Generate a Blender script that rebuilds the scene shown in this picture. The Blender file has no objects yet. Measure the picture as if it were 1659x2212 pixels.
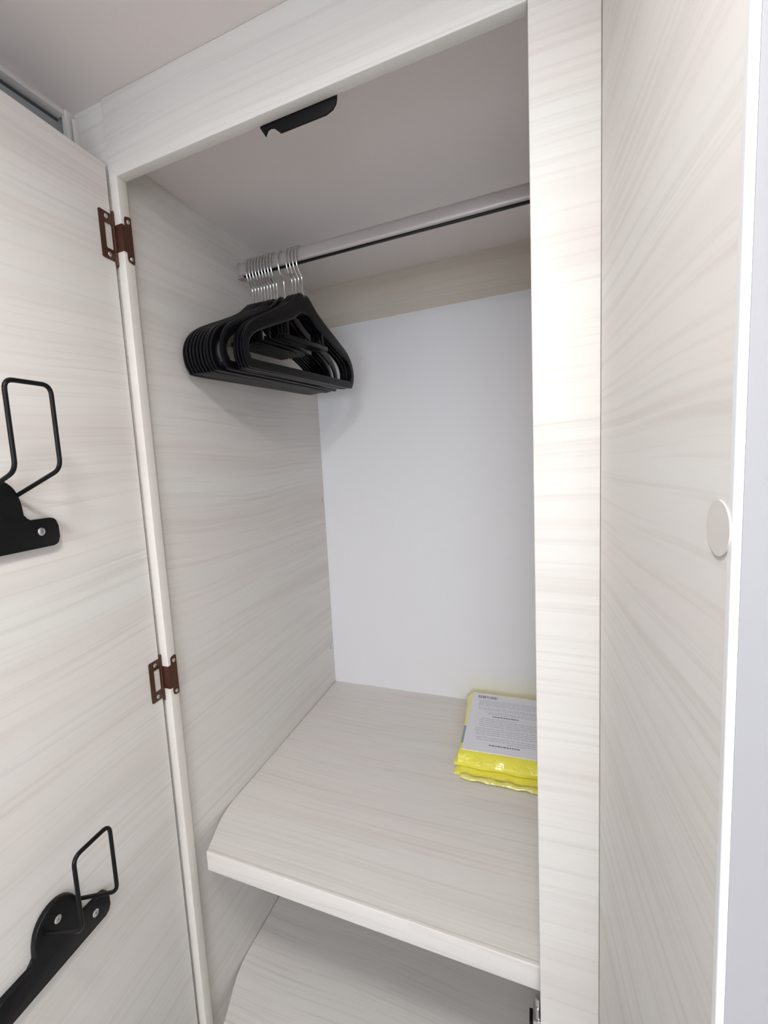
import bpy, bmesh, math, random
from mathutils import Vector, Matrix

random.seed(4)
scene = bpy.context.scene
COL = scene.collection
PI = math.pi

# ------------------------------------------------------------------ camera
CAM = Vector((0.5525, -0.5756, 1.4135))
RIGHT, FWD, UP = Vector((.907, .4159, -.0658)), Vector((-.4209, .8997, -.1152)), Vector((.0113, .1322, .9912))
cam = bpy.data.cameras.new('camera')
cam_o = bpy.data.objects.new('camera', cam)
COL.objects.link(cam_o)
m = Matrix.Identity(4)
for r in range(3):
    m[r][0], m[r][1], m[r][2], m[r][3] = RIGHT[r], UP[r], -FWD[r], CAM[r]
cam_o.matrix_world = m
cam.sensor_fit = 'HORIZONTAL'
cam.sensor_width = 36.0
cam.lens = 1033.11 * 36.0 / 1659.0
cam.shift_x = 149.81 / 1659.0
cam.shift_y = 15.41 / 1659.0
cam.clip_start = 0.01
scene.camera = cam_o

# ------------------------------------------------------------------ light, exposure
world = bpy.data.worlds.new('world')
scene.world = world
world.use_nodes = True
world.node_tree.nodes['Background'].inputs[0].default_value = (.9, .95, 1, 1)
world.node_tree.nodes['Background'].inputs[1].default_value = 0.3

def area(name, loc, rot, size, size_y, power, color, shape='RECTANGLE'):
    l = bpy.data.lights.new(name, 'AREA')
    l.shape = shape
    l.size = size
    if shape in ('RECTANGLE', 'ELLIPSE'):
        l.size_y = size_y
    l.energy = power
    l.color = color
    o = bpy.data.objects.new(name, l)
    o.location = loc
    o.rotation_euler = rot
    COL.objects.link(o)
    return o

LAMP1 = (0.46, -0.60, 1.938)          # round ceiling lamp in front of the wardrobe
FILL_LAMP = (0.60, -1.55, 1.938)          # unseen lamp added further back to fill the room with light
area('unseen_lamp_light', (LAMP1[0], LAMP1[1], LAMP1[2] - .022), (0, 0, 0), .15, .15, 2.65, (1.0, .985, .975), 'DISK')
area('unseen_lamp_light', (FILL_LAMP[0], FILL_LAMP[1], FILL_LAMP[2] - .022), (0, 0, 0), .22, .22, 5.6, (1.0, .985, .975), 'DISK')
# fill light of the unseen window added behind the camera
area('added_window_fill', (0.75, -2.17, 1.30), (-PI / 2, 0, 0), .90, .60, 6.2, (.96, .97, 1.0))

scene.view_settings.view_transform = 'Standard'
scene.view_settings.look = 'None'
scene.view_settings.exposure = 0.80
scene.view_settings.gamma = 1.0
scene.view_settings.use_curve_mapping = False
# keep the light paths short enough for a quick full-size render
cy = scene.cycles
cy.max_bounces = 6
cy.diffuse_bounces = 4
cy.glossy_bounces = 2
cy.transmission_bounces = 1
cy.volume_bounces = 0
cy.caustics_reflective = False
cy.caustics_refractive = False
cy.use_adaptive_sampling = True
cy.adaptive_threshold = 0.04

# ------------------------------------------------------------------ materials
def mat(name, color, rough=.5, metal=0.0, spec=.5, coat=0.0, emit=None, emit_s=0.0, bump=None, alpha=1.0):
    mt = bpy.data.materials.new(name)
    mt.use_nodes = True
    nt = mt.node_tree
    b = nt.nodes['Principled BSDF']
    b.inputs['Base Color'].default_value = (*color, 1)
    b.inputs['Roughness'].default_value = rough
    b.inputs['Metallic'].default_value = metal
    b.inputs['Specular IOR Level'].default_value = spec
    b.inputs['Coat Weight'].default_value = coat
    b.inputs['Coat Roughness'].default_value = .08
    if emit:
        b.inputs['Emission Color'].default_value = (*emit, 1)
        b.inputs['Emission Strength'].default_value = emit_s
    if not bump:
        return mt
    # crinkled relief
    tc = nt.nodes.new('ShaderNodeTexCoord')
    nz = nt.nodes.new('ShaderNodeTexNoise')
    nz.inputs['Scale'].default_value = bump[0]
    nz.inputs['Detail'].default_value = 3
    nt.links.new(tc.outputs['Object'], nz.inputs['Vector'])
    bp = nt.nodes.new('ShaderNodeBump')
    bp.inputs['Strength'].default_value = bump[1]
    bp.inputs['Distance'].default_value = bump[2]
    nt.links.new(nz.outputs['Fac'], bp.inputs['Height'])
    nt.links.new(bp.outputs['Normal'], b.inputs['Normal'])
    return mt

def wood(name, scale, light=(.80, .758, .725), dark=(.61, .545, .50), pale=(.80, .782, .745), rough=.42):
    """pale laminate with long streaky grain; scale stretches the grain along the low-scale axes"""
    mt = bpy.data.materials.new(name)
    mt.use_nodes = True
    nt = mt.node_tree
    N, Lk = nt.nodes, nt.links
    b = N['Principled BSDF']
    b.inputs['Roughness'].default_value = rough
    b.inputs['Specular IOR Level'].default_value = .35
    tc = N.new('ShaderNodeTexCoord')
    oi = N.new('ShaderNodeObjectInfo')
    mul = N.new('ShaderNodeMath'); mul.operation = 'MULTIPLY'; mul.inputs[1].default_value = 7.3
    Lk.new(oi.outputs['Random'], mul.inputs[0])
    add = N.new('ShaderNodeVectorMath'); add.operation = 'ADD'
    cmb = N.new('ShaderNodeCombineXYZ')
    for i in range(3):
        Lk.new(mul.outputs[0], cmb.inputs[i])
    Lk.new(tc.outputs['Object'], add.inputs[0]); Lk.new(cmb.outputs[0], add.inputs[1])
    # gentle waviness of the grain
    wn = N.new('ShaderNodeTexNoise'); wn.inputs['Scale'].default_value = 3.2; wn.inputs['Detail'].default_value = 0
    Lk.new(add.outputs[0], wn.inputs['Vector'])
    wv = N.new('ShaderNodeVectorMath'); wv.operation = 'SCALE'; wv.inputs['Scale'].default_value = .028
    Lk.new(wn.outputs['Color'], wv.inputs[0])
    a2 = N.new('ShaderNodeVectorMath'); a2.operation = 'ADD'
    Lk.new(add.outputs[0], a2.inputs[0]); Lk.new(wv.outputs[0], a2.inputs[1])
    def layer(k, detail, rgh):
        mp = N.new('ShaderNodeMapping')
        mp.inputs['Scale'].default_value = tuple(s * k if s > 5 else s * (1 + .25 * k) for s in scale)
        Lk.new(a2.outputs[0], mp.inputs['Vector'])
        nz = N.new('ShaderNodeTexNoise')
        nz.inputs['Scale'].default_value = 1
        nz.inputs['Detail'].default_value = detail
        nz.inputs['Roughness'].default_value = rgh
        Lk.new(mp.outputs[0], nz.inputs['Vector'])
        return nz.outputs['Fac']
    def ramp(fac, p0, p1):
        rp = N.new('ShaderNodeMapRange')
        rp.inputs['From Min'].default_value = p0; rp.inputs['From Max'].default_value = p1
        Lk.new(fac, rp.inputs['Value'])
        return rp.outputs['Result']
    def mix(f, a, c):
        mx = N.new('ShaderNodeMix'); mx.data_type = 'RGBA'
        Lk.new(f, mx.inputs['Factor'])
        for s, v in ((mx.inputs['A'], a), (mx.inputs['B'], c)):
            if isinstance(v, tuple): s.default_value = (*v, 1)
            else: Lk.new(v, s)
        return mx.outputs['Result']
    def scaled(fac, k):
        q = N.new('ShaderNodeMath'); q.operation = 'MULTIPLY'; q.inputs[1].default_value = k
        Lk.new(fac, q.inputs[0]); return q.outputs[0]
    c = mix(ramp(layer(.30, 1, .5), .38, .64), light, pale)
    c = mix(scaled(ramp(layer(.45, 2, .6), .50, .76), .34), c, dark)
    c = mix(scaled(ramp(layer(3.4, 2.5, .65), .50, .74), .44), c, dark)
    Lk.new(c, b.inputs['Base Color'])
    return mt

W_V = wood('pale_wood_upright', (1.1, 1.1, 42))        # vertical boards: grain runs level
W_P = wood('pale_wood_edge', (1.1, 1.1, 42), (.80, .755, .71), (.76, .71, .66), (.80, .77, .72))
W_X = wood('pale_wood_shelf', (1.1, 42, 42))           # shelves: grain runs along the width
WHITE = mat('white_laminate', (.88, .875, .895), .5)
CEIL_IN = mat('wardrobe_ceiling_laminate', (.87, .81, .79), .55)
CEIL = mat('room_ceiling_paint', (.80, .735, .71), .7)
EDGE = mat('white_edge_band', (.62, .62, .64), .22)
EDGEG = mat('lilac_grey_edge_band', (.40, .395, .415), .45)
CORNER = mat('white_corner_highlight', (.92, .92, .93), .2)
WALLG = mat('grey_wall', (.34, .35, .36), .6)
WALLW = mat('white_wall', (.78, .77, .75), .7)
FLOORM = wood('grey_floor', (1.0, 30, 30), (.66, .61, .57), (.50, .45, .41), (.64, .61, .57), .5)
TRIMW = mat('white_trim', (.78, .76, .74), .4)
DARK = mat('dark_gap_shade_and_hair', (.07, .075, .075), .6)  # hair marks, and the painted shade of the gap under the moulding
BLACK = mat('black_plastic', (.006, .006, .007), .35, spec=.2)
HANG = mat('black_hanger_plastic', (.004, .004, .006), .26, spec=.26)
BLACKM = mat('black_powder_coat', (.005, .005, .006), .36, spec=.25)
CHROME = mat('chrome_wire', (.75, .76, .77), .18, metal=1)
SCREW = mat('zinc_screw', (.72, .72, .73), .28, metal=1)
BROWN = mat('brown_hinge_metal', (.085, .034, .020), .33, metal=.35)
ROD = mat('silver_rail', (.52, .475, .465), .42, metal=.35)
YEL = mat('yellow_fabric_in_film', (.94, .86, .09), .32, coat=1.0, bump=(45, .7, .006))
YEL2 = mat('pale_yellow_film_edge', (.88, .84, .22), .25, coat=1.0, bump=(60, .7, .004))
LABEL = mat('grey_white_card', (.86, .865, .92), .3, coat=.6)
INK = mat('grey_ink', (.60, .61, .67), .4)
INKD = mat('dark_ink', (.16, .16, .20), .4)
BLUEG = mat('grey_blue_print', (.30, .36, .43), .4)
GLOW = mat('lamp_diffuser', (.9, .9, .9), .4, emit=(1, .965, .93), emit_s=4)
PANE = mat('added_window_glow', (.8, .9, 1), .1, emit=(.9, .95, 1), emit_s=2)

# ------------------------------------------------------------------ mesh helpers
def wloc(o):
    v = Vector((0, 0, 0))
    while o is not None:
        v += o.location
        o = o.parent
    return v

def finish(name, bm, mt, parent=None, smooth=False, world_coords=True):
    bmesh.ops.recalc_face_normals(bm, faces=bm.faces[:])
    if parent is not None and world_coords:
        bmesh.ops.translate(bm, vec=-wloc(parent), verts=bm.verts[:])
    me = bpy.data.meshes.new(name)
    bm.to_mesh(me); bm.free()
    if smooth:
        for p in me.polygons: p.use_smooth = True
        me.set_sharp_from_angle(angle=math.radians(38))
    me.materials.append(mt)
    o = bpy.data.objects.new(name, me)
    COL.objects.link(o)
    o.parent = parent
    return o

def add_box(bm, x0, x1, y0, y1, z0, z1, bev=0.0, seg=2, xf=None):
    g = bmesh.ops.create_cube(bm, size=1.0)
    vs = g['verts']
    for v in vs:
        v.co = Vector((x0 + (v.co.x + .5) * (x1 - x0), y0 + (v.co.y + .5) * (y1 - y0), z0 + (v.co.z + .5) * (z1 - z0)))
    if bev > 0:
        es = list({e for v in vs for e in v.link_edges})
        r = bmesh.ops.bevel(bm, geom=es, offset=bev, segments=seg, profile=.5, affect='EDGES')
        vs = list({v for f in r['faces'] for v in f.verts} | {v for v in vs if v.is_valid})
    if xf:
        for v in vs: v.co = xf(v.co)

def box(name, b, mt, parent=None, bev=.0008, seg=2):
    bm = bmesh.new()
    add_box(bm, *b, bev=bev, seg=seg)
    return finish(name, bm, mt, parent, smooth=bev > 0)

def add_prism(bm, pts, a0, a1, f, bev=0.0, seg=2):
    """outline pts (u, v) extruded from a0 to a1; f(u, v, a) gives the world point"""
    lo = [bm.verts.new(f(u, v, a0)) for u, v in pts]
    hi = [bm.verts.new(f(u, v, a1)) for u, v in pts]
    n = len(pts)
    faces = [bm.faces.new(lo), bm.faces.new(hi)]
    for i in range(n):
        bm.faces.new((lo[i], lo[(i + 1) % n], hi[(i + 1) % n], hi[i]))
    if bev > 0:
        es = list({e for fc in faces for e in fc.edges})
        bmesh.ops.bevel(bm, geom=es, offset=bev, segments=seg, profile=.5, affect='EDGES')

def prism(name, pts, a0, a1, f, mt, parent=None, bev=0.0, seg=2):
    bm = bmesh.new()
    add_prism(bm, pts, a0, a1, f, bev, seg)
    return finish(name, bm, mt, parent, smooth=True)

def rounded(pts, radii, seg=6):
    """round the corners of a closed polygon"""
    out = []
    n = len(pts)
    for i in range(n):
        p = Vector(pts[i]); r = radii[i] if isinstance(radii, (list, tuple)) else radii
        if r <= 0:
            out.append(tuple(p)); continue
        a = (Vector(pts[i - 1]) - p); c = (Vector(pts[(i + 1) % n]) - p)
        d = min(r, a.length * .49, c.length * .49)
        pa, pc = p + a.normalized() * d, p + c.normalized() * d
        for k in range(seg + 1):
            t = k / seg
            out.append(tuple(pa * (1 - t) ** 2 + p * 2 * t * (1 - t) + pc * t * t))
    return out

def round_path(pts, r, seg=6):
    out = [Vector(pts[0])]
    for i in range(1, len(pts) - 1):
        p = Vector(pts[i]); a = Vector(pts[i - 1]) - p; c = Vector(pts[i + 1]) - p
        d = min(r, a.length * .49, c.length * .49)
        pa, pc = p + a.normalized() * d, p + c.normalized() * d
        for k in range(seg + 1):
            t = k / seg
            out.append(pa * (1 - t) ** 2 + p * 2 * t * (1 - t) + pc * t * t)
    out.append(Vector(pts[-1]))
    return out

def add_tube(bm, path, r, n=8):
    path = [Vector(p) for p in path]
    rings = []
    prev = None
    for i, p in enumerate(path):
        t = (path[min(i + 1, len(path) - 1)] - path[max(i - 1, 0)]).normalized()
        if prev is None:
            a = Vector((1, 0, 0)) if abs(t.x) < .8 else Vector((0, 1, 0))
            prev = (a - t * a.dot(t)).normalized()
        else:
            prev = (prev - t * prev.dot(t)).normalized()
        q = t.cross(prev)
        rings.append([bm.verts.new(p + (prev * math.cos(2 * PI * k / n) + q * math.sin(2 * PI * k / n)) * r) for k in range(n)])
    for a, b in zip(rings, rings[1:]):
        for k in range(n):
            bm.faces.new((a[k], a[(k + 1) % n], b[(k + 1) % n], b[k]))
    bm.faces.new(rings[0]); bm.faces.new(rings[-1])

def tube(name, path, r, mt, parent=None, n=8, world_coords=True):
    bm = bmesh.new()
    add_tube(bm, path, r, n)
    return finish(name, bm, mt, parent, smooth=True, world_coords=world_coords)

def add_screw(bm, c, nrm, r, h):
    """a pan-head screw with a cross recess"""
    nrm = Vector(nrm).normalized(); c = Vector(c)
    a = Vector((0, 0, 1)); a = (a - nrm * a.dot(nrm)).normalized() if abs(nrm.z) < .9 else Vector((1, 0, 0))
    q = nrm.cross(a)
    n = 16
    prof = [(1.0, 0), (1.0, .35), (.82, .8), (.55, 1.0)]
    rings = [[bm.verts.new(c + nrm * (h * z) + (a * math.cos(2 * PI * k / n) + q * math.sin(2 * PI * k / n)) * (r * s)) for k in range(n)] for s, z in prof]
    # cross shaped recess
    star = []
    for k in range(n):
        s = .42 if k % 4 == 0 else .16
        star.append(bm.verts.new(c + nrm * (h * .98) + (a * math.cos(2 * PI * k / n) + q * math.sin(2 * PI * k / n)) * (r * s)))
    deep = [bm.verts.new(v.co - nrm * (h * .7)) for v in star]
    rings += [star, deep]
    for u, w in zip(rings, rings[1:]):
        for k in range(n):
            bm.faces.new((u[k], u[(k + 1) % n], w[(k + 1) % n], w[k]))
    bm.faces.new(rings[0]); bm.faces.new(deep)

def screw(parent, c, nrm, r=.0032, h=.0016):
    bm = bmesh.new()
    add_screw(bm, c, nrm, r, h)
    return finish('screw', bm, SCREW, parent, smooth=True)

def empty(name, loc):
    o = bpy.data.objects.new(name, None)
    o.location = loc
    o.empty_display_size = .05
    COL.objects.link(o)
    return o

def tag(o, label=None, cat=None, group=None, kind=None):
    if label: o['label'] = label
    if cat: o['category'] = cat
    if group: o['group'] = group
    if kind: o['kind'] = kind
    return o

# ------------------------------------------------------------------ dimensions (metres)
ZT = 1.850            # underside of the header
ZC = 1.9583           # room ceiling
XO = .6133            # right edge of the right stile
T = .0193             # thickness of the face frame
XG = -.0147           # hinge line of the left door
XW = -.012            # inner face of the left side panel
XRW = .605            # inner face of the right side panel
YB = .706             # back panel
Z_IN = 1.8922         # ceiling inside the wardrobe
Z_SH, Z_SHB = .7488, .7131
Z_SH2 = .4014

# ------------------------------------------------------------------ the room
RX0, RX1, RY0 = -.093, 1.45, -2.2
def struct(name, b, mt, label, bev=0):
    o = box(name, b, mt, None, bev)
    return tag(o, label, 'room part', kind='structure')

tag(box('floor', (RX0 - .05, RX1 + .05, RY0 - .05, .80, -.05, 0), FLOORM, None, 0), 'greyish wood plank floor of the small room', 'floor', kind='structure')
tag(box('ceiling', (RX0 - .05, RX1 + .05, RY0 - .05, .80, ZC, ZC + .04), CEIL, None, 0), 'plain pale grey room ceiling above the wardrobe', 'ceiling', kind='structure')
tag(box('wall_left', (RX0 - .05, RX0, RY0 - .05, 0, 0, ZC), WALLG, None, 0), 'grey wall strip seen above the open left door', 'wall', kind='structure')
tag(box('wall_right', (RX1, RX1 + .05, RY0 - .05, 0, 0, ZC), WALLW, None, 0), 'white wall at the right of the room', 'wall', kind='structure')
tag(box('wall_front', (XO + .001, RX1 + .05, 0.004, .05, 0, ZC), WALLW, None, 0), 'white wall beside the wardrobe behind its right door', 'wall', kind='structure')
# wall behind the camera with an opening for the added window
wb = bmesh.new()
wx0, wx1, wz0, wz1 = .30, 1.20, 1.0, 1.6
add_box(wb, RX0, wx0, RY0 - .05, RY0, 0, ZC); add_box(wb, wx1, RX1, RY0 - .05, RY0, 0, ZC)
add_box(wb, wx0, wx1, RY0 - .05, RY0, 0, wz0); add_box(wb, wx0, wx1, RY0 - .05, RY0, wz1, ZC)
tag(finish('wall_back', wb, WALLW), 'white wall behind the viewer with an added window', 'wall', kind='structure')
win = tag(box('added_window_1', (wx0, wx1, RY0 - .035, RY0 - .03, wz0, wz1), PANE, None, 0), 'unseen bright window added behind the viewer for fill light', 'window', kind='structure')
wf = bmesh.new()
for b in ((wx0 - .03, wx0, wz0 - .03, wz1 + .03), (wx1, wx1 + .03, wz0 - .03, wz1 + .03), (wx0, wx1, wz0 - .03, wz0), (wx0, wx1, wz1, wz1 + .03)):
    add_box(wf, b[0], b[1], RY0 - .03, RY0 + .012, b[2], b[3])
finish('added_window_frame', wf, TRIMW, win)

# ceiling moulding and corner pieces over the left door
tr = tag(box('trim_1', (RX0, -.0765, RY0, -.012, 1.9505, ZC), TRIMW, None, .0008), 'thin white moulding where ceiling meets the grey left wall', 'trim', kind='structure')
box('gap_shade_strip', (RX0, -.0910, RY0, -.012, 1.9470, 1.9505), DARK, tr, 0)  # dark strip paints the shade in the gap below the moulding
tr2 = tag(box('trim_2', (-.0835, -.0735, -.012, .0, 0, ZC), TRIMW, None, .0015), 'white upright corner strip left of the wardrobe front', 'trim', kind='structure')
tag(box('trim_3', (-.0705, -.0665, -.006, .004, 0, ZC - .012), TRIMW, None, .001), 'narrow white upright bead beside the corner strip', 'trim', kind='structure')

# ------------------------------------------------------------------ wardrobe
ward = tag(empty('wardrobe', (.27, .35, 0)), 'built-in pale wood wardrobe with two open doors, rail and shelves', 'wardrobe')
box('filler_panel', (-.0735, XG - .0005, .003, .02, 0, ZC), W_V, ward, .0004)
box('stile', (XG, 0, 0, T, .06, ZT + .001), W_P, ward, .0012, 3)
box('stile', (.55, XO, 0, T, .06, ZC), W_V, ward, .0010, 3)
box('header_rail', (XG, .5498, 0, T, ZT, ZC), W_V, ward, .0012, 3)
box('bottom_rail', (XG, XO, .0005, T, 0, .0600), W_V, ward, .0008)
side = box('side_panel', (XW - .016, XW, T, YB + .012, 0, ZC - .004), W_V, ward, 0)
box('side_panel', (XRW, XRW + .008, T, YB + .012, 0, ZC - .004), W_V, ward, 0)
box('back_panel', (XW, XRW, YB, YB + .006, .0, Z_IN), WHITE, ward, 0)
box('back_rail', (XW, XRW, YB - .0035, YB, 1.7836, Z_IN), wood('pale_wood_rail', (1.1, 1.1, 42), (.70, .62, .53), (.60, .52, .44), (.72, .66, .57)), ward, 0)
box('top_panel', (XW, XRW, T, YB + .006, Z_IN, Z_IN + .012), CEIL_IN, ward, 0)
box('bottom_panel', (XW, XRW, T, YB, .045, .06), W_X, ward, 0)
# two tiny dark hair-like marks near the back corner of the left side panel
for zc_, yc_, hh in ((1.3068, .690, .010), (.8635, .683, .009)):
    pth = [(XW + .0004, yc_ + .004 * (k / 6) ** 2, zc_ - hh / 2 + hh * k / 6) for k in range(7)]
    tube('hair_mark', pth, .00045, DARK, side, 5)

# shelves with a curved cut at the front left corner
def shelf(ztop, zbot, yf):
    L = XW + .0012
    pts = [(L, YB), (L, .150), (L + .0015, .128), (L + .0055, .105), (L + .0125, .080), (L + .0205, .056), (L + .0275, .034), (L + .029, yf + .006),
           (.5700, yf + .006), (.5700, T + .012), (XRW, T + .012), (XRW, YB)]
    pts = [(p[0], p[1]) for p in pts]
    s = prism('shelf', pts, zbot + .018, ztop, lambda u, v, a: Vector((u, v, a)), W_X, ward)
    # deep front lip
    bm = bmesh.new()
    add_box(bm, L + .029, .5690, yf, yf + .0075, zbot, ztop + .0006, bev=.0012, seg=3)
    finish('front_lip', bm, W_X, s, smooth=True)
    return s
shelf(Z_SH, Z_SHB, .0250)
shelf(Z_SH2, Z_SH2 - .0357, .0250)

# clothes rail: flattened oval tube with a black insert along the underside
def oval(hw, hh, n=24):
    out = []
    for k in range(n):
        a = 2 * PI * k / n
        c, s = math.cos(a), math.sin(a)
        out.append((hw * math.copysign(abs(c) ** .8, c), hh * math.copysign(abs(s) ** .55, s)))
    return out
RY_, RZ_ = .3373, 1.8268
rail = prism('clothes_rail', oval(.0080, .0139), XW + .002, XRW, lambda u, v, a: Vector((a, RY_ + u, RZ_ + v)), ROD, ward)
box('rail_insert', (XW + .012, XRW, RY_ - .0042, RY_ + .0042, RZ_ - .0160, RZ_ - .0132), BLACK, rail, .0006)
for x0, x1 in ((XW, XW + .010), (XRW - .010, XRW)):
    bm = bmesh.new()
    add_prism(bm, oval(.0098, .0160), x0, x1 - .006, lambda u, v, a: Vector((a, RY_ + u, RZ_ + v)), bev=.0008)
    add_prism(bm, [(-.0105, -.016), (.0105, -.016), (.0105, -.0185), (-.0105, -.0185)], x0, x1 + .004, lambda u, v, a: Vector((a, RY_ + u, RZ_ + v)))
    finish('rail_bracket', bm, ROD, rail, smooth=True)

# black latch keeper hanging behind the header
lat = [(.2334, 1.8660), (.2334, 1.8482), (.2400, 1.8372), (.2432, 1.8440), (.2475, 1.8455), (.2530, 1.8440), (.2617, 1.8345), (.3250, 1.8345), (.3340, 1.8375), (.3385, 1.8425), (.3401, 1.8480), (.3401, 1.8660)]
prism('latch_keeper', lat, T + .0002, T + .0036, lambda u, v, a: Vector((u, a, v)), BLACK, ward, bev=.0005)
# chrome ball catch under the upper shelf by the right stile
bm = bmesh.new()
add_box(bm, .5405, .5700, .026, .052, .640, .6640, bev=.0015)
add_box(bm, .5440, .5500, .028, .046, .6640, .6820, bev=.0025, seg=3)
add_tube(bm, [(.5480, .034, .6800), (.5480, .034, .6930)], .0042, 12)
catch = finish('ball_catch', bm, SCREW, ward, smooth=True)
box('catch_clip', (.5362, .5430, .0275, .045, .6450, .6600), BLACK, catch, .001)

# ------------------------------------------------------------------ doors
AL = math.radians(3.0)
LP = Vector((XG, 0, 0)); LD = Vector((math.sin(AL), -math.cos(AL), 0)); LN = Vector((math.cos(AL), math.sin(AL), 0))
def DL(L, s, z): return LP + LD * L + LN * s + Vector((0, 0, z))
RP = Vector((XO, 0, 0)); RD = Vector((math.sin(AL), -math.cos(AL), 0)); RN = Vector((-math.cos(AL), -math.sin(AL), 0))
def DR(L, s, z): return RP + RD * L + RN * s + Vector((0, 0, z))

TH = .022
def door_profile(L0, L1):
    return [(L0, 0), (L1, 0), (L1, -TH), (L0, -TH)]
dl = prism('door', door_profile(.0052, .3330), .075, 1.8682, lambda u, v, a: DL(u, v, a), W_V, ward, bev=.0008)
prism('edge_band', rounded([(.3330, 0), (.3360, 0), (.3360, -TH), (.3330, -TH)], [0, .0030, .0030, 0]), .075, 1.8682, lambda u, v, a: DL(u, v, a), EDGE, dl)
dr = prism('door', door_profile(.0008, .3100), .075, 1.8682, lambda u, v, a: DR(u, v, a), W_V, ward, bev=.0004)
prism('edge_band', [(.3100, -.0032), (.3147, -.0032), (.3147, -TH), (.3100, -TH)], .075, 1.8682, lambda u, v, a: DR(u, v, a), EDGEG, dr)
prism('corner_highlight', rounded([(.3100, .0002), (.3150, .0002), (.3150, -.0031), (.3100, -.0031)], [0, .0024, .0004, 0], 10), .075, 1.8682, lambda u, v, a: DR(u, v, a), CORNER, dr)  # white strip paints the highlight along the rounded door edge
# round cover cap close to the free edge of the right door
bm = bmesh.new()
cp = [(.3005 + .0130 * math.cos(2 * PI * k / 40), 1.3718 + .0130 * math.sin(2 * PI * k / 40)) for k in range(40)]
add_prism(bm, cp, .0001, .0008, lambda u, v, a: DR(u, a, v), bev=.0004, seg=3)
cap = finish('cover_cap', bm, W_V, dr, smooth=True)

# brown hinges
def hinge(zc):
    f = lambda u, v, a: DL(u, a, v)
    bm = bmesh.new()
    # door leaf: a frame with a rectangular window
    o = rounded([(.0005, zc - .0335), (.0300, zc - .0335), (.0300, zc + .0335), (.0005, zc + .0335)], [.001, .003, .003, .001], 3)
    i = rounded([(.0065, zc - .0180), (.0205, zc - .0180), (.0205, zc + .0180), (.0065, zc + .0180)], .002, 3)
    n = len(o)
    for a in (.0003, .0015):
        pass
    lo_o = [bm.verts.new(f(u, v, .0001)) for u, v in o]; hi_o = [bm.verts.new(f(u, v, .0015)) for u, v in o]
    lo_i = [bm.verts.new(f(u, v, .0001)) for u, v in i]; hi_i = [bm.verts.new(f(u, v, .0015)) for u, v in i]
    for k in range(n):
        j = (k + 1) % n
        bm.faces.new((hi_o[k], hi_o[j], hi_i[j], hi_i[k])); bm.faces.new((lo_o[k], lo_o[j], lo_i[j], lo_i[k]))
        bm.faces.new((lo_o[k], lo_o[j], hi_o[j], hi_o[k])); bm.faces.new((lo_i[k], lo_i[j], hi_i[j], hi_i[k]))
    h = finish('hinge', bm, BROWN, ward, smooth=True)
    # knuckle
    bm = bmesh.new()
    kx, ky = XG + .0012, -.0024
    add_tube(bm, [(kx, ky, zc - .0385), (kx, ky, zc - .0195)], .0023, 12)
    add_tube(bm, [(kx, ky, zc + .0195), (kx, ky, zc + .0385)], .0023, 12)
    add_tube(bm, [(kx, ky, zc - .0190), (kx, ky, zc + .0190)], .0025, 12)
    finish('knuckle', bm, BROWN, h, smooth=True)
    # frame leaf wrapping the stile edge
    bm = bmesh.new()
    add_box(bm, XG + .001, .0012, -.0013, -.0001, zc - .0190, zc + .0190, bev=.0003)
    g = lambda u, v, a: Vector((a, u, v))
    add_prism(bm, rounded([(-.0010, zc - .0190), (.0060, zc - .0190), (.0060, zc - .0320), (.0190, zc - .0345), (.0190, zc + .0345), (.0060, zc + .0320), (.0060, zc + .0190), (-.0010, zc + .0190)],
              [0, .002, .004, .004, .004, .004, .002, 0], 4), .0001, .0014, g)
    finish('frame_leaf', bm, BROWN, h, smooth=True)
    for dz in (-.0265, .0265):
        screw(h, DL(.0165, .0013, zc + dz), LN, .0034)
        screw(h, (.0012, .0125, zc + dz - .001), (1, 0, 0), .0032)
    return h
hinge(1.7650)
hinge(1.0790)
hinge(.3500)

# ------------------------------------------------------------------ wire racks screwed to the left door
def door_rack(L0, z0, dw, label):
    base = DL(L0 + .078, 0, z0)
    t = tag(empty('door_rack', base), label, 'rack', 'black wire racks on the left door')
    f = lambda u, v, a: DL(L0 + u, a, z0 + v)
    c, W, R_ = .078, .162, .0320
    pts = [(0, 0), (W, 0), (W, .0350), (c + R_ + .0015, .0350)]
    rad = [.009, .009, .011, .007]
    for k in range(17):
        a = PI * k / 16
        pts.append((c + R_ * math.cos(a), .0550 + R_ * math.sin(a))); rad.append(0)
    pts += [(c - R_ - .0015, .0350), (0, .0350)]
    rad += [.007, .011]
    prism('mounting_plate', rounded(pts, rad, 5), .0002, .0085, f, BLACKM, t, bev=.0018, seg=3)
    # wire frame: out from the plate, up, across and back
    w = [(.0480, .0060, .0660 + dw * .5), (.0390, .0700, .0930 + dw), (.0390, .0700, .1850 + dw), (.0930, .0700, .1850 + dw), (.0930, .0700, .0930 + dw), (.0960, .0060, .0660 + dw * .5)]
    tube('wire_loop', [DL(L0 + u, s_, z0 + v) for u, s_, v in round_path(w, .011, 6)], .0026, BLACKM, t, 10)
    for u, v in ((.0250, .0195), (c, .0635)):
        screw(t, DL(L0 + u, .0084, z0 + v), LN, .0050, .0018)
    return t
door_rack(.1665, 1.3335, 0, 'upper black wire rack on the left door, beside the dangling hangers')
door_rack(.1615, .8090, -.009, 'lower black wire rack on the left door, below the second hinge')

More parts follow.
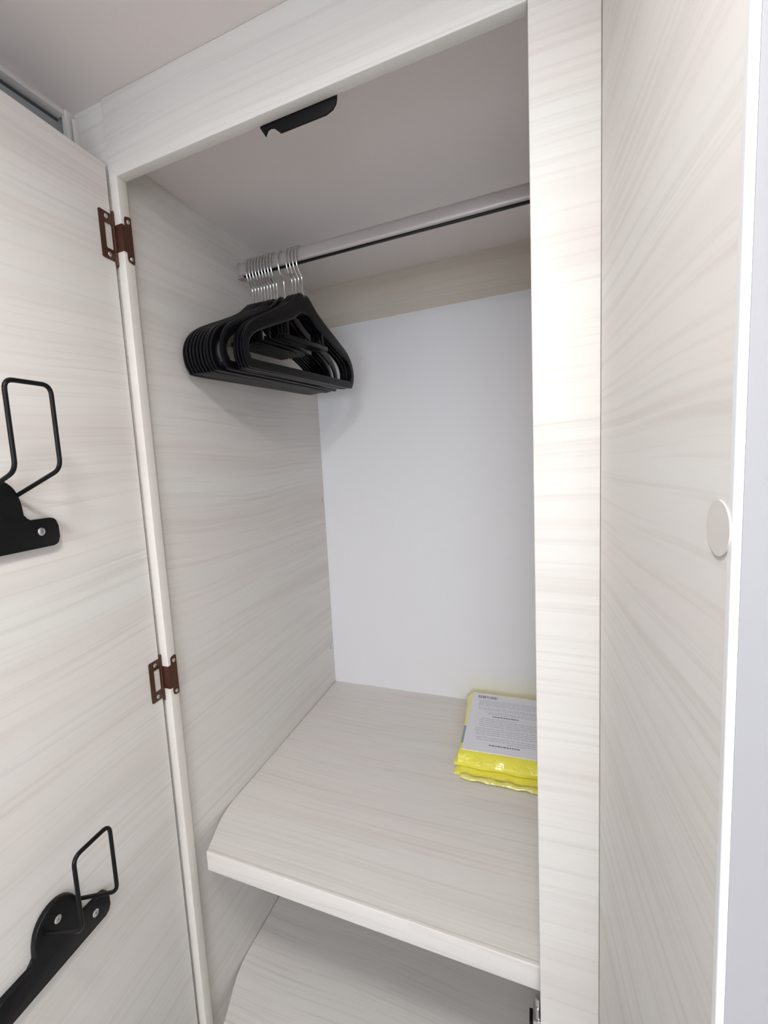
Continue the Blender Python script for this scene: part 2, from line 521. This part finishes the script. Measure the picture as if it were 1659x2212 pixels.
# ------------------------------------------------------------------ clothes hangers
OUT = [(0, 1.7500), (.016, 1.7500), (.030, 1.7400), (.048, 1.7260), (.085, 1.7060), (.1386, 1.6805), (.170, 1.6640), (.188, 1.6460), (.197, 1.6250), (.196, 1.6030), (.188, 1.5890), (.176, 1.5840), (.09, 1.5840), (0, 1.5840)]
INN = [(0, 1.7120), (.010, 1.7120), (.022, 1.7070), (.040, 1.6950), (.075, 1.6810), (.128, 1.6610), (.158, 1.6480), (.174, 1.6370), (.182, 1.6240), (.1825, 1.6120), (.178, 1.6045), (.170, 1.6000), (.09, 1.6000), (0, 1.6000)]
ROD_TOP = RZ_ + .0139
def catmull(pts, n=3):
    res = []
    for i in range(len(pts) - 1):
        p0, p1, p2, p3 = (Vector(pts[max(i - 1, 0)]), Vector(pts[i]), Vector(pts[i + 1]), Vector(pts[min(i + 2, len(pts) - 1)]))
        for k in range(n):
            t = k / n
            res.append(tuple(.5 * ((2 * p1) + (p2 - p0) * t + (2 * p0 - 5 * p1 + 4 * p2 - p3) * t * t + (3 * p1 - p0 - 3 * p2 + p3) * t ** 3)))
    res.append(tuple(pts[-1]))
    return res

def hanger_meshes(kx, th):
    """body, tie bar and hook in hanger space: y along the hanger, z up from the rail top, x across"""
    half_o, half_i = catmull(OUT), catmull(INN)
    ring_o = [(u * kx, v - ROD_TOP) for u, v in half_o] + [(-u * kx, v - ROD_TOP) for u, v in half_o[-2:0:-1]]
    ring_i = [(u * kx, v - ROD_TOP) for u, v in half_i] + [(-u * kx, v - ROD_TOP) for u, v in half_i[-2:0:-1]]
    n = len(ring_o)
    bm = bmesh.new()
    # flattened profile: narrow at the rims, full thickness in the middle
    def lerp(k, t): return (ring_o[k][0] * (1 - t) + ring_i[k][0] * t, ring_o[k][1] * (1 - t) + ring_i[k][1] * t)
    prof = [(0.0, .25), (.06, .42), (.16, .5), (.84, .5), (.94, .42), (1.0, .25), (1.0, -.25), (.94, -.42), (.84, -.5), (.16, -.5), (.06, -.42), (0.0, -.25)]
    rings = []
    for t, a in prof:
        rings.append([bm.verts.new((a * th, *lerp(k, t))) for k in range(n)])
    for q in range(len(prof)):
        a, b = rings[q], rings[(q + 1) % len(prof)]
        for k in range(n):
            bm.faces.new((a[k], a[(k + 1) % n], b[(k + 1) % n], b[k]))
    body = finish('tmp_body', bm, HANG, None, smooth=True)
    bm = bmesh.new()
    h = th * .38
    def blk(u0, u1, v0, v1): add_box(bm, -h, h, u0 * kx, u1 * kx, v0 - ROD_TOP, v1 - ROD_TOP, bev=.0006, seg=2)
    blk(-.0770, .0830, 1.6535, 1.6620)
    blk(-.0665, -.0595, 1.6600, 1.6865); blk(.0595, .0665, 1.6600, 1.6865)
    tie = finish('tmp_tie', bm, HANG, None, smooth=True)
    bm = bmesh.new()
    hp = [(0, 1.7440), (0, 1.7780), (-.0030, 1.7870), (-.0110, 1.7950), (-.0165, 1.8060), (-.0180, 1.8200), (-.0160, 1.8320), (-.0095, 1.8405), (0, ROD_TOP + .0017), (.0095, 1.8405), (.0150, 1.8330), (.0165, 1.8230), (.0155, 1.8160)]
    add_tube(bm, [(0, u, v - ROD_TOP) for u, v in catmull(hp, 3)], .0015, 8)
    add_tube(bm, [(0, 0, 1.7440 - ROD_TOP), (0, 0, 1.7545 - ROD_TOP)], .0026, 10)
    hook = finish('tmp_hook', bm, CHROME, None, smooth=True)
    out = (body.data, tie.data, hook.data)
    for o in (body, tie, hook): bpy.data.objects.remove(o)
    for d, nm in zip(out, ('body', 'tie_bar', 'hook')): d.name = 'hanger_' + nm
    return out

WIDE = hanger_meshes(1.155, .0050)
SLIM = hanger_meshes(1.0, .0052)
ordn = ['closest', 'second', 'third', 'fourth', 'fifth', 'sixth', 'seventh', 'eighth', 'ninth']
spec = []
for i in range(9):
    x = .0168 + .0072 * i
    lb = ('black plastic hanger closest to the left side panel, outermost of the bunch' if i == 0
          else f'black plastic hanger with wire hook, {ordn[i]} counting from the left side panel')
    spec.append((x, 4.0 + random.uniform(-.1, .1), WIDE, lb, random.uniform(-.0015, .0015)))
spec.append((.0915, 3.4, WIDE, 'lone black hanger whose loop stands free between the two bunches', -.004))
labs = ['black hanger at the back of the right-hand bunch of four', 'second black hanger within the right-hand bunch of four',
        'third black hanger within the right-hand bunch of four', 'rightmost black hanger, whole outline with inner tie bar in view']
for k, x in enumerate((.1105, .1180, .1255, .1330)):
    spec.append((x, 7.2 + .3 * k, SLIM, labs[k], 0))
for x, yaw, data, lb, dz in spec:
    e = empty('clothes_hanger', (x, RY_, ROD_TOP))
    # local +y points to the back of the wardrobe, turned a little towards the opening
    e.rotation_euler = (math.radians(random.uniform(-.5, .5) if data is SLIM else random.uniform(.2, .8)), 0, -math.radians(yaw))
    tag(e, lb, 'hanger', 'black hangers on the clothes rail')
    for nm, d in zip(('hanger_body', 'tie_bar', 'hook'), data):
        o = bpy.data.objects.new(nm, d)
        COL.objects.link(o)
        o.parent = e

# ------------------------------------------------------------------ yellow packet on the shelf
def packet():
    z0 = Z_SH
    t = tag(empty('packet', (.48, .52, z0)), 'yellow folded garment in clear film with printed grey card, on the shelf', 'packet')
    # corner positions of the top outline (slightly skewed)
    A, B, C_, D_ = Vector((.3885, .388)), Vector((.5850, .392)), Vector((.5850, .702)), Vector((.3830, .700))
    def grid(name, mt, inset, z_lo, z_hi, amp, n=26, dy=0.0, front=0.0):
        bm = bmesh.new()
        def P(u, v):
            q = (A * (1 - u) + B * u) * (1 - v) + (D_ * (1 - u) + C_ * u) * v
            c = (A + B + C_ + D_) / 4
            return c + (q - c) * (1 - inset)
        tops, bots = [], []
        for j in range(n + 1):
            rt, rb = [], []
            for i in range(n + 1):
                u, v = i / n, j / n
                e = min(u, 1 - u, v, 1 - v)
                edge = 1 - max(0, 1 - e / .10) ** 2.2
                q = P(u, v)
                h = z_lo + (z_hi - z_lo) * (.25 + .75 * edge)
                h += amp * (1 if v < .2 else .25) * (math.sin(9 * u + 3 * v) * .5 + math.sin(23 * u - 11 * v) * .3 + random.uniform(-.3, .3))
                wob = .0022 * math.sin(17 * u + 5 * v) * (1 if e < .02 else 0)
                rt.append(bm.verts.new((q.x + (wob if u in (0, 1) else 0), q.y + dy - (front if v < .05 else 0) + (wob if v in (0, 1) else 0), h)))
            tops.append(rt)
        for j in range(n):
            for i in range(n):
                bm.faces.new((tops[j][i], tops[j][i + 1], tops[j + 1][i + 1], tops[j + 1][i]))
        rim = [tops[0][i] for i in range(n + 1)] + [tops[j][n] for j in range(1, n + 1)] + [tops[n][i] for i in range(n - 1, -1, -1)] + [tops[j][0] for j in range(n - 1, 0, -1)]
        low = [bm.verts.new((v.co.x, v.co.y, z_lo)) for v in rim]
        for k in range(len(rim)):
            bm.faces.new((rim[k], rim[(k + 1) % len(rim)], low[(k + 1) % len(rim)], low[k]))
        bm.faces.new(low)
        return finish(name, bm, mt, t, smooth=True)
    grid('lower_fold', YEL, .015, z0 + .0002, z0 + .0160, .0010, dy=-.002, front=.009)
    grid('garment', YEL, .0, z0 + .0150, z0 + .0400, .0014)
    # clear film seam sticking out along the front
    bm = bmesh.new()
    n = 30
    rows = []
    for j in range(3):
        rows.append([bm.verts.new((.4030 + .180 * i / n, .3760 - .0060 * j + .0010 * math.sin(i * 1.3), z0 + .0075 - .0018 * j + .0012 * math.sin(i * .9 + j) + random.uniform(0, .0006))) for i in range(n + 1)])
    for j in range(2):
        for i in range(n):
            bm.faces.new((rows[j][i], rows[j][i + 1], rows[j + 1][i + 1], rows[j + 1][i]))
    so = finish('film_seam', bm, YEL2, t, smooth=True)
    md = so.modifiers.new('thickness', 'SOLIDIFY'); md.thickness = .0012
    # printed card lying on top
    zc = z0 + .0418
    a, b, c, d = Vector((.4025, .408)), Vector((.5770, .416)), Vector((.5770, .668)), Vector((.3970, .668))
    def Q(u, v): return (a * (1 - u) + b * u) * (1 - v) + (d * (1 - u) + c * u) * v
    def quad(bm, u0, u1, v0, v1, z):
        add_prism(bm, [tuple(Q(u0, v0)), tuple(Q(u1, v0)), tuple(Q(u1, v1)), tuple(Q(u0, v1))], z, z + .0002, lambda u, v, h: Vector((u, v, h)))
    bm = bmesh.new()
    add_prism(bm, [tuple(Q(0, 0)), tuple(Q(1, 0)), tuple(Q(1, 1)), tuple(Q(0, 1))], zc - .0022, zc, lambda u, v, h: Vector((u, v, h)))
    card = finish('printed_card', bm, LABEL, t)
    bm = bmesh.new()
    rows = [(.855, .94, .10), (.825, .94, .10), (.795, .94, .10), (.765, .93, .10), (.715, .94, .10), (.685, .94, .11), (.640, .93, .20), (.612, .93, .24),
            (.520, .60, .16), (.488, .95, .14), (.456, .92, .14), (.424, .95, .15), (.392, .93, .16), (.350, .95, .10), (.318, .95, .10), (.286, .95, .12), (.254, .95, .12), (.205, .93, .14), (.173, .93, .14), (.141, .95, .50)]
    for v, u1, u0 in rows:
        u = u0
        while u < u1:
            wd = random.uniform(.03, .09)
            quad(bm, u, min(u + wd, u1), v, v + .011, zc + .0001)
            u += wd + .010
    tag(finish('fine_print', bm, INK, card), kind='stuff')
    bm = bmesh.new()
    u = .30
    while u < .62:                       # bold heading, too small to read
        wd = random.uniform(.015, .035)
        quad(bm, u, u + wd, .565, .581, zc + .0001)
        u += wd + .008
    tag(finish('bold_print', bm, INKD, card), kind='stuff')
    bm = bmesh.new()
    u = .30
    while u < .64:
        wd = random.uniform(.015, .035)
        quad(bm, u, u + wd, .098, .112, zc + .0001)
        u += wd + .008
    tag(finish('bold_print', bm, INKD, card), kind='stuff')
    bm = bmesh.new()
    u = .08
    while u < .34:                       # bar code
        wd = random.choice((.004, .006, .010))
        quad(bm, u, u + wd, .905, .955, zc + .0001)
        u += wd + random.choice((.004, .006, .009))
    tag(finish('bar_code', bm, INKD, card), kind='stuff')
    bm = bmesh.new()
    quad(bm, -.030, .020, .09, .36, zc - .0004)
    finish('side_stripe', bm, BLUEG, card)
    return t
packet()

# ------------------------------------------------------------------ ceiling lamps (one above the viewer, an added fill lamp behind)
def lamp(loc, label):
    t = tag(empty('unseen_ceiling_lamp', (loc[0], loc[1], ZC)), label, 'lamp')
    bm = bmesh.new()
    n = 40
    prof = [(.150, ZC), (.150, ZC - .014), (.140, ZC - .024), (.128, ZC - .026), (.120, ZC - .020), (.120, ZC - .002)]
    rings = [[bm.verts.new((loc[0] + r * math.cos(2 * PI * k / n), loc[1] + r * math.sin(2 * PI * k / n), z)) for k in range(n)] for r, z in prof]
    for a, b in zip(rings, rings[1:]):
        for k in range(n): bm.faces.new((a[k], a[(k + 1) % n], b[(k + 1) % n], b[k]))
    finish('lamp_rim', bm, EDGE, t, smooth=True)
    bm = bmesh.new()
    bmesh.ops.create_circle(bm, cap_ends=True, segments=n, radius=.1205, matrix=Matrix.Translation((loc[0], loc[1], ZC - .018)))
    finish('diffuser', bm, GLOW, t)
lamp(LAMP1, 'round flat ceiling lamp just in front of the wardrobe')
lamp(FILL_LAMP, 'unseen ceiling lamp added for fill light, farther from the wardrobe')
